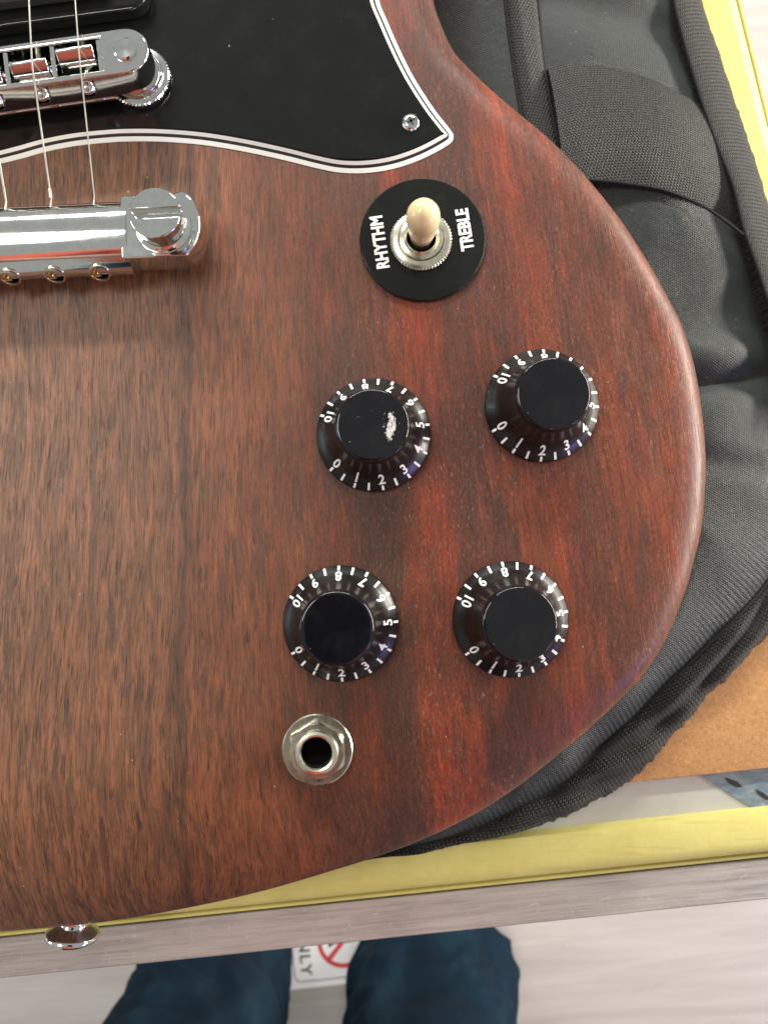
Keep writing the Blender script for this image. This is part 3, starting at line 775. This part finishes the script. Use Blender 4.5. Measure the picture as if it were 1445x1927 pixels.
# neck stub beyond the frame, so that the strings lead somewhere
nk = P(-78, -620, 0).y
MB().prism([(MX - 27, nk - 40), (MX + 27, nk - 40), (MX + 26, nk + 60), (MX - 26, nk + 60)], -14, 5).build('neck', M['wood'], guitar, bevel=1, smooth=0)
MB().prism([(MX - 27, nk - 40), (MX + 27, nk - 40), (MX + 26, nk + 60), (MX - 26, nk + 60)], 5.05, 9).build('fretboard', M['black_pickup'], guitar, bevel=.5, smooth=0)

# ---- pickguard: black top, bevelled five-ply edge
pg = [(705, -60), (711, 0), (727, 41), (753, 100), (780, 152), (815, 206), (846, 246), (851, 257), (843, 269), (798, 294), (746, 313), (694, 322), (642, 322), (594, 313), (538, 299), (469, 284), (400, 272), (345, 266), (291, 263), (240, 263), (203, 265), (145, 271), (87, 282), (44, 294), (0, 305), (-40, 313), (-78, 316)]
PGR = [P(x, y, .3).to_2d() for x, y in pg]
PGU = [P(x, y, .3).to_2d() for x, y in [(330, -520), (560, -480), (650, -380), (690, -250), (700, -140)]]
hp = PGU + PGR
pp = [Vector((p.x, p.y, 0)) for p in hp] + [Vector((2 * MX - p.x, p.y, 0)) for p in reversed(hp[:-1])]
PG = cr(pp, 700, True); m_ = len(PG)
if sum(PG[i].x * PG[(i + 1) % m_].y - PG[(i + 1) % m_].x * PG[i].y for i in range(m_)) < 0: PG.reverse()
PN = []
for i in range(m_):
    t = (PG[(i + 3) % m_] - PG[i - 3]).normalized(); PN.append(Vector((-t.y, t.x, 0)))
def pgr(d, z): return [PG[i] + PN[i] * d + Vector((0, 0, z)) for i in range(m_)]
def band(rs):
    b_ = MB(); vs = [p for r in rs for p in r]; fs = []
    for j in range(len(rs) - 1): fs += [(j * m_ + i, j * m_ + (i + 1) % m_, (j + 1) * m_ + (i + 1) % m_, (j + 1) * m_ + i) for i in range(m_)]
    return b_.add(vs, fs)
tb = band([pgr(2.06, .02), pgr(2.02, 1.36), pgr(2.45, 1.62)])
tb.f.append(tuple(2 * m_ + i for i in range(m_)))
guard = tb.build('pickguard', M['black_gloss'], guitar, smooth=30)
band([pgr(1.35, .02), pgr(1.28, .90), pgr(2.015, 1.355)]).build('ply_layer', M['white_ply'], guard, smooth=0)
band([pgr(.7, .02), pgr(.68, .54), pgr(1.275, .895)]).build('ply_layer', M['black_ply'], guard, smooth=0)
band([pgr(-.30, .02), pgr(-.28, .16), pgr(.675, .535)]).build('ply_layer', M['white_ply'], guard, smooth=0)
PT = 1.62                                                     # top of the pickguard

def screw(px, py, z, r, h, mat, parent, name='screw', cross=True, ang=.5):
    c = P(px, py, z + h * .6); c.z = z
    b_ = MB().lathe([(r, .0), (r * .97, h * .35), (r * .8, h * .75), (r * .5, h * .97), (.01, h)], c, 28, cap=False)
    o = b_.build(name, mat, parent, smooth=60)
    if cross:
        u = Vector((math.cos(ang), math.sin(ang), 0)); v = Vector((-u.y, u.x, 0))
        for a_, b2 in ((u, v), (v, u)):
            MB().box(c, a_, b2, r * .5, r * .13, z + h * .80, z + h * 1.0 + .03).build('drive_slot', M['black_pickup'], o, smooth=0)
    return o
screw(773, 229, PT, 2.15, 1.0, M['chrome'], guard)

# ---- pickup, top left
pu_u = (P(200, 8, 8) - P(0, 34, 8)); pu_u.z = 0; pu_u.normalize(); pu_v = Vector((-pu_u.y, pu_u.x, 0))
pc = P(-78, 44, 8); pc = pc + pu_v * 21
def orr(c, u, v, hu, hv, r, nn=6):
    out = []
    for sx, sy, st in ((1, -1, -90), (1, 1, 0), (-1, 1, 90), (-1, -1, 180)):
        for k in range(nn + 1):
            an = math.radians(st + 90 * k / nn)
            q = c + u * (sx * (hu - r) + r * math.cos(an)) + v * (sy * (hv - r) + r * math.sin(an)); out.append(q.to_2d())
    return out
pick = MB().prism(orr(pc, pu_u, pu_v, 43, 21, 4), PT + .02, 6.0).build('pickup', M['black_gloss'], guitar, bevel=.8)
MB().prism(orr(pc + pu_v * .5, pu_u, pu_v, 34.5, 18.6, 2), 6.05, 9.5).build('pickup_cover', M['black_pickup'], pick, bevel=.8)
for k in range(6):
    q = pc + pu_u * (-25 + 10 * k) - pu_v * 9
    MB().lathe([(2.3, 9.55), (2.3, 9.75), (1.9, 9.95), (.01, 10)], (q.x, q.y, 0), 20, cap=False).build('pole_screw', M['nickel'], pick)

# ---- bridge
BT = 13.0
bc = P(236, 94, BT)
bu = (P(236, 94, BT) - P(0, 128, BT)); bu.z = 0; bu.normalize(); bv = Vector((-bu.y, bu.x, 0))
LB = 74.0
bmid = bc - bu * (LB / 2); bmid.z = 0
bridge_e = None
def bl(a, b): return bmid + bu * a + bv * b               # a along, b towards the neck
HW = 5.1
SL = 31.7                                                   # half length of the saddle slot
b_ = MB(); ZL = 5.2; HI = 3.75; vs_ = []; idx = {}
def bvert(a, b, z):
    q = bl(a, b); vs_.append(Vector((q.x, q.y, z))); return len(vs_) - 1
def arc_end(sg, z):
    return [bvert(sg * (LB / 2 + HW * math.cos(math.radians(-90 + 180 * k / 16))), sg * HW * math.sin(math.radians(-90 + 180 * k / 16)), z) for k in range(17)]
T_R, T_L = arc_end(1, BT), arc_end(-1, BT)                  # right: front to back, left: back to front
D_R, D_L = arc_end(1, ZL), arc_end(-1, ZL)
tc = {(a, b): bvert(a * SL, b * HW, BT) for a in (1, -1) for b in (1, -1)}
dc = {(a, b): bvert(a * SL, b * HW, ZL) for a in (1, -1) for b in (1, -1)}
ti = {(a, b): bvert(a * SL, b * HI, BT) for a in (1, -1) for b in (1, -1)}
di = {(a, b): bvert(a * SL, b * HI, ZL + 1.2) for a in (1, -1) for b in (1, -1)}
fs_ = [tuple([tc[1, -1]] + T_R + [tc[1, 1], ti[1, 1], ti[1, -1]]),
       tuple([tc[-1, 1]] + T_L + [tc[-1, -1], ti[-1, -1], ti[-1, 1]]),
       (ti[-1, 1], ti[1, 1], tc[1, 1], tc[-1, 1]), (tc[-1, -1], tc[1, -1], ti[1, -1], ti[-1, -1])]
lt = [tc[1, -1]] + T_R + [tc[1, 1], tc[-1, 1]] + T_L + [tc[-1, -1]]
ld = [dc[1, -1]] + D_R + [dc[1, 1], dc[-1, 1]] + D_L + [dc[-1, -1]]
for k in range(len(lt)):
    k2 = (k + 1) % len(lt); fs_.append((ld[k], ld[k2], lt[k2], lt[k]))
fs_.append(tuple(reversed(ld)))
ci = [(1, -1), (1, 1), (-1, 1), (-1, -1)]
for k in range(4): fs_.append((ti[ci[k]], ti[ci[(k + 1) % 4]], di[ci[(k + 1) % 4]], di[ci[k]]))
fs_.append(tuple(di[c] for c in ci))
bridge = b_.add(vs_, fs_).build('bridge', M['chrome'], guitar, bevel=.35, smooth=35)
MB().box(bl(0, 0), bu, bv, 31.5, 5.35, 4.2, 5.15).build('bridge_foot', M['chrome'], bridge, bevel=.2, smooth=0)
for s_ in (1, -1):
    c = bl(s_ * LB / 2, 0)
    MB().lathe([(2.9, PT + .05), (2.9, BT + .05)], (c.x, c.y, 0), 32).build('post', M['chrome'], bridge)
    MB().lathe([(2.6, BT + .06), (2.55, BT + .5), (2.2, BT + .75), (1.6, BT + .68), (.01, BT + .5)], (c.x, c.y, 0), 32, cap=False).build('post_cap', M['chrome'], bridge)
    nk_ = 110
    MB().lathe([(4.2, PT + .4), (6.9, PT + .42), (7.3, PT + .7), (7.3, PT + 2.0), (6.9, PT + 2.3), (5.9, PT + 2.5), (5.6, PT + 3.0), (5.5, PT + 3.4), (2.95, PT + 3.5)], (c.x, c.y, 0), nk_, cap=False,
               rmod=lambda r, a, i, j: r * (1 if (i % 2 or j not in (2, 3)) else .955)).build('thumbwheel', M['chrome'], bridge, smooth=25)
sx_ = [-26 + 10.4 * k for k in range(6)]
off = [-.6, -1.2, .2, -1.6, -.6, .9]
SADP = []
for k, a in enumerate(sx_):
    o_ = off[k]
    # saddle block: flat-backed wedge with a ridge
    pr = [(-2.5, 7.6), (-2.6, 9.2), (-1.6, 12.2), (.15, 14.1), (.6, 14.15), (1.0, 13.8), (1.5, 11.0), (1.5, 7.6)]
    mbs = MB(); vs = []
    for aa in (a - 4.1, a + 4.1):
        for (b2, z) in pr:
            q = bl(aa, b2 + o_); vs.append((q.x, q.y, z))
    kk = len(pr)
    fs = [tuple(range(kk)), tuple(kk + i for i in reversed(range(kk)))] + [(i, (i + 1) % kk, kk + (i + 1) % kk, kk + i) for i in range(kk)]
    mbs.add(vs, fs).build('saddle', M['chrome'], bridge, bevel=.25, smooth=30)
    SADP.append((bl(a, o_ + .4), 14.25))
    # walls beside each saddle
    MB().box(bl(a + 5.2, 0), bu, bv, .55, 3.66, ZL + 1.25, 12.6).build('saddle_divider', M['chrome'], bridge, bevel=.2, smooth=0)
    # black blocks painted as the shade in floor slots before and behind the saddle
    MB().box(bl(a + .3, o_ - 3.05 if o_ > -1 else -3.45), bu, bv, 2.3, .5 if o_ < 0 else .9, ZL + 1.22, 7.5).build('floor_slot', M['black_matt'], bridge, smooth=0)
    MB().box(bl(a + .3, o_ + 2.3), bu, bv, 2.3, .75 if o_ < .5 else .42, ZL + 1.22, 7.5).build('floor_slot', M['black_matt'], bridge, smooth=0)
    MB().tube([bl(a + .8, -4.9) + Vector((0, 0, 9.2)), bl(a + .8, 4.9) + Vector((0, 0, 9.2))], .75, 10).build('adjusting_rod', M['nickel'], bridge)
    # adjusting screw head on the front face
    c = bl(a + .8, -HW + .05); 
    hd = MB().lathe([(1.75, 0), (1.75, .5), (1.5, 1.1), (.9, 1.5), (.01, 1.62)], (c.x, c.y, 9.2), 26, axis=-bv, cap=False).build('adjusting_screw', M['chrome'], bridge, smooth=60)
    q = c - bv * 1.45
    MB().box(q, Vector((bu.x, bu.y, 0)), bv, 1.3, .25, 9.0, 9.4).build('drive_slot', M['black_matt'], hd, smooth=0)

# ---- tailpiece
tu = (P(229, 370, 11) - P(0, 381, 11)); tu.z = 0; tu.normalize(); tv = Vector((-tu.y, tu.x, 0))
LT = P(228, 430, 11)                                          # left edge of the right lug
tmx = MX
studR = P(291, 400, 18.2)
def tl(a, b, o=None): return (studR if o is None else o) + tu * a + tv * b
# bar profile (across, height)
prof_b = []
for k in range(44):
    a = 2 * math.pi * k / 44; ca, sa = math.cos(a), math.sin(a)
    prof_b.append((8.1 * math.copysign(abs(ca) ** .92, ca), 6.4 + (5.6 if sa > 0 else 4.0) * math.copysign(abs(sa) ** ((1.3 if ca < 0 else .96) if sa > 0 else .6), sa)))
cbar = P(110, 447, 8.5)
bb = (cbar - studR).dot(tv)
a_r = (LT - studR).dot(tu) + 1.2
a_l = -2 * (studR.x - MX) - a_r
def sweep(prof_, a0, a1, nseg=2):
    b_ = MB(); vs = []; k = len(prof_)
    for i in range(nseg):
        a = a0 + (a1 - a0) * i / (nseg - 1)
        for (b2, z) in prof_:
            q = tl(a, bb + b2); vs.append(Vector((q.x, q.y, z)))
    fs = [tuple(range(k)), tuple((nseg - 1) * k + i for i in reversed(range(k)))]
    for j in range(nseg - 1): fs += [(j * k + i, j * k + (i + 1) % k, (j + 1) * k + (i + 1) % k, (j + 1) * k + i) for i in range(k)]
    return b_.add(vs, fs)
tail = sweep(prof_b, a_l, a_r).build('tailpiece', M['chrome'], guitar, smooth=50)
def lug(sgn):
    arc_ = cr([P(x, y, 11.2) for x, y in [(352, 481), (366, 460), (375, 436), (376, 412), (367, 383), (357, 368), (344, 359), (326, 363)]], 26)
    pts = [P(226, 368, 11.2).to_2d(), P(229, 486, 11.2).to_2d()] + [p.to_2d() for p in arc_]
    if sgn < 0:
        mid = studR.to_2d() - tu.to_2d() * (studR.x - MX)
        pts = [p - tu.to_2d() * (2 * (p - mid).dot(tu.to_2d())) for p in pts]
    return MB().prism(pts, 3.4, 11.2).build('lug', M['chrome'], tail, bevel=.45, smooth=25)
lug(1); lug(-1)
for sgn in (1, -1):
    c = studR if sgn > 0 else studR - tu * (2 * (studR.x - MX))
    st = MB().lathe([(3.4, .05), (3.4, 3.3)], (c.x, c.y, 0), 24).build('stud', M['chrome'], tail)
    # slotted head: two half discs and a slot floor
    MB().lathe([(6.0, 11.25), (6.1, 12.0), (5.6, 12.3), (5.2, 12.7), (5.1, 15.6)], (c.x, c.y, 0), 48).build('stud_collar', M['chrome'], tail, smooth=30)
    for hs in (1, -1):
        hp_ = []
        for k in range(25):
            an = math.radians(10.5 + 159 * k / 24) if hs > 0 else math.radians(190.5 + 159 * k / 24)
            q = Vector((c.x, c.y, 0)) + tu * (5.5 * math.cos(an)) + tv * (5.5 * math.sin(an)); hp_.append(q.to_2d())
        MB().prism(hp_, 15.62, 18.2).build('stud_head', M['chrome'], tail, bevel=.25, smooth=30)
# string holes with ball ends on the front of the bar
for k in range(6):
    pxk = 190 - 84 * k
    q = P(pxk, 512 + (190 - pxk) * .055, 6.6)
    q = tl((q - studR).dot(tu), bb - 8.0)
    ax = (-tv * .9 + Vector((0, 0, .42))).normalized()
    hole = MB().lathe([(2.35, -.6), (2.35, .25), (2.0, .32), (1.9, -.2)], (q.x, q.y, 7.2), 26, axis=ax, cap=False).build('string_hole', M['nickel'], tail, smooth=30)
    MB().lathe([(1.88, -.25), (1.88, -.2)], (q.x, q.y, 7.2), 22, axis=ax).build('hole_void', M['black_matt'], hole, smooth=0)
    ball = MB()
    prb = [(1.3, -1.3), (1.4, -.9), (1.4, -.4), (1.15, -.15), (.7, -.2), (.55, -.6)]
    ball.lathe(prb, (q.x, q.y, 7.2), 20, axis=(tu * .5 + ax * .8).normalized(), cap=True).build('ball_end', M['brass'], hole, smooth=40)

# ---- strings
tops = [(178, 369), (97, 375), (12, 379)]
sad_px = [(149.5, 103), (61, 122), (-28, 142)]
upx = [(142, 0), (55, 0), (-32, 0)]
for k in range(6):
    if k < 3:
        t_ = P(*tops[k], 9.4); sq = P(*sad_px[k], 14.4); uq = P(*upx[k], 14.0)
    else:
        t_ = tl((P(*tops[2], 9.4) - studR).dot(tu) - 9.6 * (k - 2), (P(*tops[2], 9.4) - studR).dot(tv)); t_.z = 9.4
        s3 = SADP[5 - k]; sq = Vector((s3[0].x, s3[0].y, 14.4)); uq = sq + (P(-32, 0, 14.0) - P(-28, 142, 14.4))
    far = uq + (uq - sq) * 7.0; far.z = 12.5
    inb = t_ - tv * 2.2; inb.z = 9.9
    r_ = [.16, .19, .24, .33, .42, .52][k]
    MB().tube([inb, t_, t_.lerp(sq, .5), sq - (sq - t_).normalized() * .6, sq + (uq - sq).normalized() * .6, uq, far], r_ * 1.05, 8).build('string', M['steel_string'], guitar)
    if k < 3:                                               # the twisted winding by the tailpiece
        p0 = t_.lerp(sq, .01); p1 = t_.lerp(sq, .075)
        hel = []
        ax = (p1 - p0).normalized(); a1 = ax.cross(Vector((0, 0, 1))).normalized(); a2 = ax.cross(a1)
        for i in range(60):
            an = i * .75; hel.append(p0.lerp(p1, i / 59) + a1 * .32 * math.cos(an) + a2 * .32 * math.sin(an))
        if k == 1: MB().tube(hel, .14, 5).build('string_winding', M['steel_string'], guitar)

# ---- selector switch
sw_c = P(795, 450, 1.2)
sw_pl = MB().lathe([(14.2, .05), (14.6, .1), (14.62, 1.0), (14.4, 1.25), (14.0, 1.32), (.01, 1.32)], (sw_c.x, sw_c.y, 0), 96, cap=False).build('switch_plate', M['black_gloss'], guitar, smooth=35)
def plate_text(txt, x0, y0, x1, y1, cap, name):
    vs, fs, tw, th = text_mesh(txt, .040, 1.02)
    a, b2 = P(x0, y0, 1.34), P(x1, y1, 1.34)
    d = (b2 - a); L_ = d.length; d.normalize(); up = Vector((-d.y, d.x, 0))
    mb = MB(); mb.add([(a + d * ((v.x / tw + .5) * L_) + up * (v.y / th * cap)) for v in vs], fs)
    for p in mb.v: p.z = 1.345
    mb.build(name, M['white_print'], sw_pl, smooth=0)
plate_text('RHYTHM', 733.5, 503, 719, 405, 3.05, 'lettering')
plate_text('TREBLE', 892.5, 470, 880, 391, 3.05, 'lettering')
nc = P(792.5, 449, 3)
MB().lathe([(6.9, 1.35), (7.2, 1.5), (7.25, 2.2), (6.9, 2.6), (6.2, 2.9), (5.3, 3.0), (5.1, 2.6), (5.0, 3.6), (4.2, 3.9), (3.4, 3.7), (3.3, 1.5)], (nc.x, nc.y, 0), 120, cap=False,
           rmod=lambda r, a, i, j: r * (1 if (i % 2 or j not in (1, 2, 3)) else .965)).build('knurled_nut', M['nickel'], sw_pl, smooth=25)
MB().lathe([(3.35, 1.4), (3.35, 1.5)], (nc.x, nc.y, 0), 32).build('nut_opening', M['black_matt'], sw_pl, smooth=0)
bot = Vector((nc.x, nc.y - .2, 0)); tipc = P(797, 400, 17.5)
axl = (tipc - Vector((bot.x, bot.y, 2.0))).normalized()
MB().lathe([(2.5, 0), (2.35, 3), (2.2, 5)], (bot.x, bot.y, 1.55), 28, axis=axl).build('lever_sleeve', M['nickel'], sw_pl)
MB().lathe([(2.55, 0), (2.7, .15), (3.15, 3.0), (3.5, 6.0), (3.52, 6.15), (3.62, 7.4), (3.68, 9.2), (3.55, 10.9), (3.0, 12.3), (2.1, 13.3), (.9, 13.85), (.01, 13.95)], Vector((bot.x, bot.y, 1.55)) + axl * 4.2, 40, axis=axl, cap=False).build('switch_tip', M['cream'], sw_pl, smooth=60)

# ---- four knobs
KP = [(13.05, .9), (13.05, 1.3), (12.75, 1.75), (11.6, 2.5), (10.5, 3.6), (9.7, 5.0), (9.05, 7.0), (8.55, 9.4), (8.2, 12.0), (8.05, 13.4), (7.85, 13.73)]
def kz(r):
    for (r1, z1), (r2, z2) in zip(KP[1:], KP[2:]):
        if r2 <= r <= r1: return z1 + (z2 - z1) * (r1 - r) / (r1 - r2)
    return KP[1][1]
GL = {t: text_mesh(t, .026) for t in ['0', '1', '2', '3', '4', '5', '6', '7', '8', '9', '10']}
def knob(px, py, rot, label, capm='cap'):
    c = P(px, py, 1.3)
    kb = MB().lathe(KP, (c.x, c.y, 0), 84, cap=False).build('control_knob', M['knob'], guitar, smooth=50, org=(c.x, c.y, 0), label=label)
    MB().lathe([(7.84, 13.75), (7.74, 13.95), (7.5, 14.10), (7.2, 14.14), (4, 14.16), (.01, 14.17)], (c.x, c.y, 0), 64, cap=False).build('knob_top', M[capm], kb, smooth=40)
    MB().lathe([(3.0, .02), (3.0, .88)], (c.x, c.y, 0), 20).build('shaft', M['nickel'], kb)
    def put(mb, r, a, lift):
        mb.append(Vector((c.x + r * math.cos(a), c.y + r * math.sin(a), kz(r) + lift)))
    dig = MB(); tk = MB()
    for nmb in range(11):
        a0 = math.radians(212 + rot + 30 * nmb)
        vs, fs, tw, th = GL[str(nmb)]
        k = 2.0 / th; pts = []
        for v in vs:
            r = 11.7 - v.y * k
            a = a0 + v.x * k * 1.12 / 10.7
            put(pts, r, a, .10)
        dig.add(pts, fs)
    for h_ in range(21):
        a0 = math.radians(212 + rot + 15 * h_)
        r1, r2 = (12.98, 11.95) if h_ % 2 == 0 else (12.85, 11.25)
        pts = []; N = 5
        for i in range(N + 1):
            r = r1 + (r2 - r1) * i / N
            for sgn in (-1, 1): put(pts, r, a0 + sgn * .27 / 12.3, .10)
        tk.add(pts, [(2 * i, 2 * i + 1, 2 * i + 3, 2 * i + 2) for i in range(N)])
    dig.build('numerals', M['white_print'], kb, smooth=0)
    tk.build('tick_marks', M['white_print'], kb, smooth=0)
    return kb
knob(703, 818, 8, 'black control knob with a scratched, glinting top', 'cap_scuff_glint')
knob(1019, 763, -4, 'black control knob nearest the right edge, its side turned to view')
knob(641, 1173, 0, 'black control knob above the output jack')
knob(960, 1165, 6, 'lower right one of the four black control knobs')

# ---- output jack
jc = P(597, 1412, 1)
jk = MB().lathe([(7.9, .03), (7.95, .5), (7.7, .75), (3.0, .8)], (jc.x, jc.y, 0), 72, cap=False).build('output_jack', M['nickel'], guitar, smooth=35)
hx = []
for k in range(6):
    an = math.radians(60 * k + 32); hx.append((jc.x + 6.9 * math.cos(an), jc.y + 6.9 * math.sin(an)))
# hexagon nut with chamfered corners: hexagonal prism topped by a cone cut
nutm = MB(); N = 72; vs = []
for i in range(N):
    an = 2 * math.pi * i / N
    d_ = math.radians(60); loc = ((an - math.radians(32)) % d_) - d_ / 2
    rh = 6.9 * math.cos(d_ / 2) / math.cos(loc)
    for (r, z) in ((rh, .85), (rh, 2.35 - max(0, rh - 6.05) * .9), (min(rh, 6.0) - .02, 2.6), (4.75, 2.65), (4.7, 2.3)):
        vs.append((jc.x + r * math.cos(an), jc.y + r * math.sin(an), z))
fs = [(i * 5 + j, ((i + 1) % N) * 5 + j, ((i + 1) % N) * 5 + j + 1, i * 5 + j + 1) for i in range(N) for j in range(4)]
nutm.add(vs, fs).build('hex_nut', M['nickel'], jk, smooth=22)
MB().lathe([(4.65, 1.0), (4.65, 3.0), (4.9, 3.2), (4.6, 3.6), (4.0, 3.85), (3.6, 3.7), (3.35, 3.3), (3.3, 1.0)], (jc.x, jc.y, 0), 64, cap=False).build('threaded_barrel', M['nickel'], jk, smooth=25)
MB().lathe([(3.29, 1.0), (3.29, 1.05)], (jc.x, jc.y, 0), 40).build('jack_hole', M['black_matt'], jk, smooth=0)  # black disc painted as the shade deep inside the jack

# ---- strap button on the tail end
sb = P(119, 1748, -16); 
ax = Vector((-.10, -1, 0.0)).normalized()
edge_y = P(137, 1745, -15.5).y
MB().lathe([(5.6, 0.2), (5.2, 1.0), (3.6, 2.4), (3.4, 3.6), (4.2, 4.8), (6.2, 5.9), (6.6, 6.6), (6.5, 7.3), (5.4, 8.0), (3.0, 8.4), (.01, 8.5)], (sb.x, edge_y + 1.3, -23.5), 44, axis=ax, cap=False).build('strap_button', M['chrome'], guitar, smooth=50)
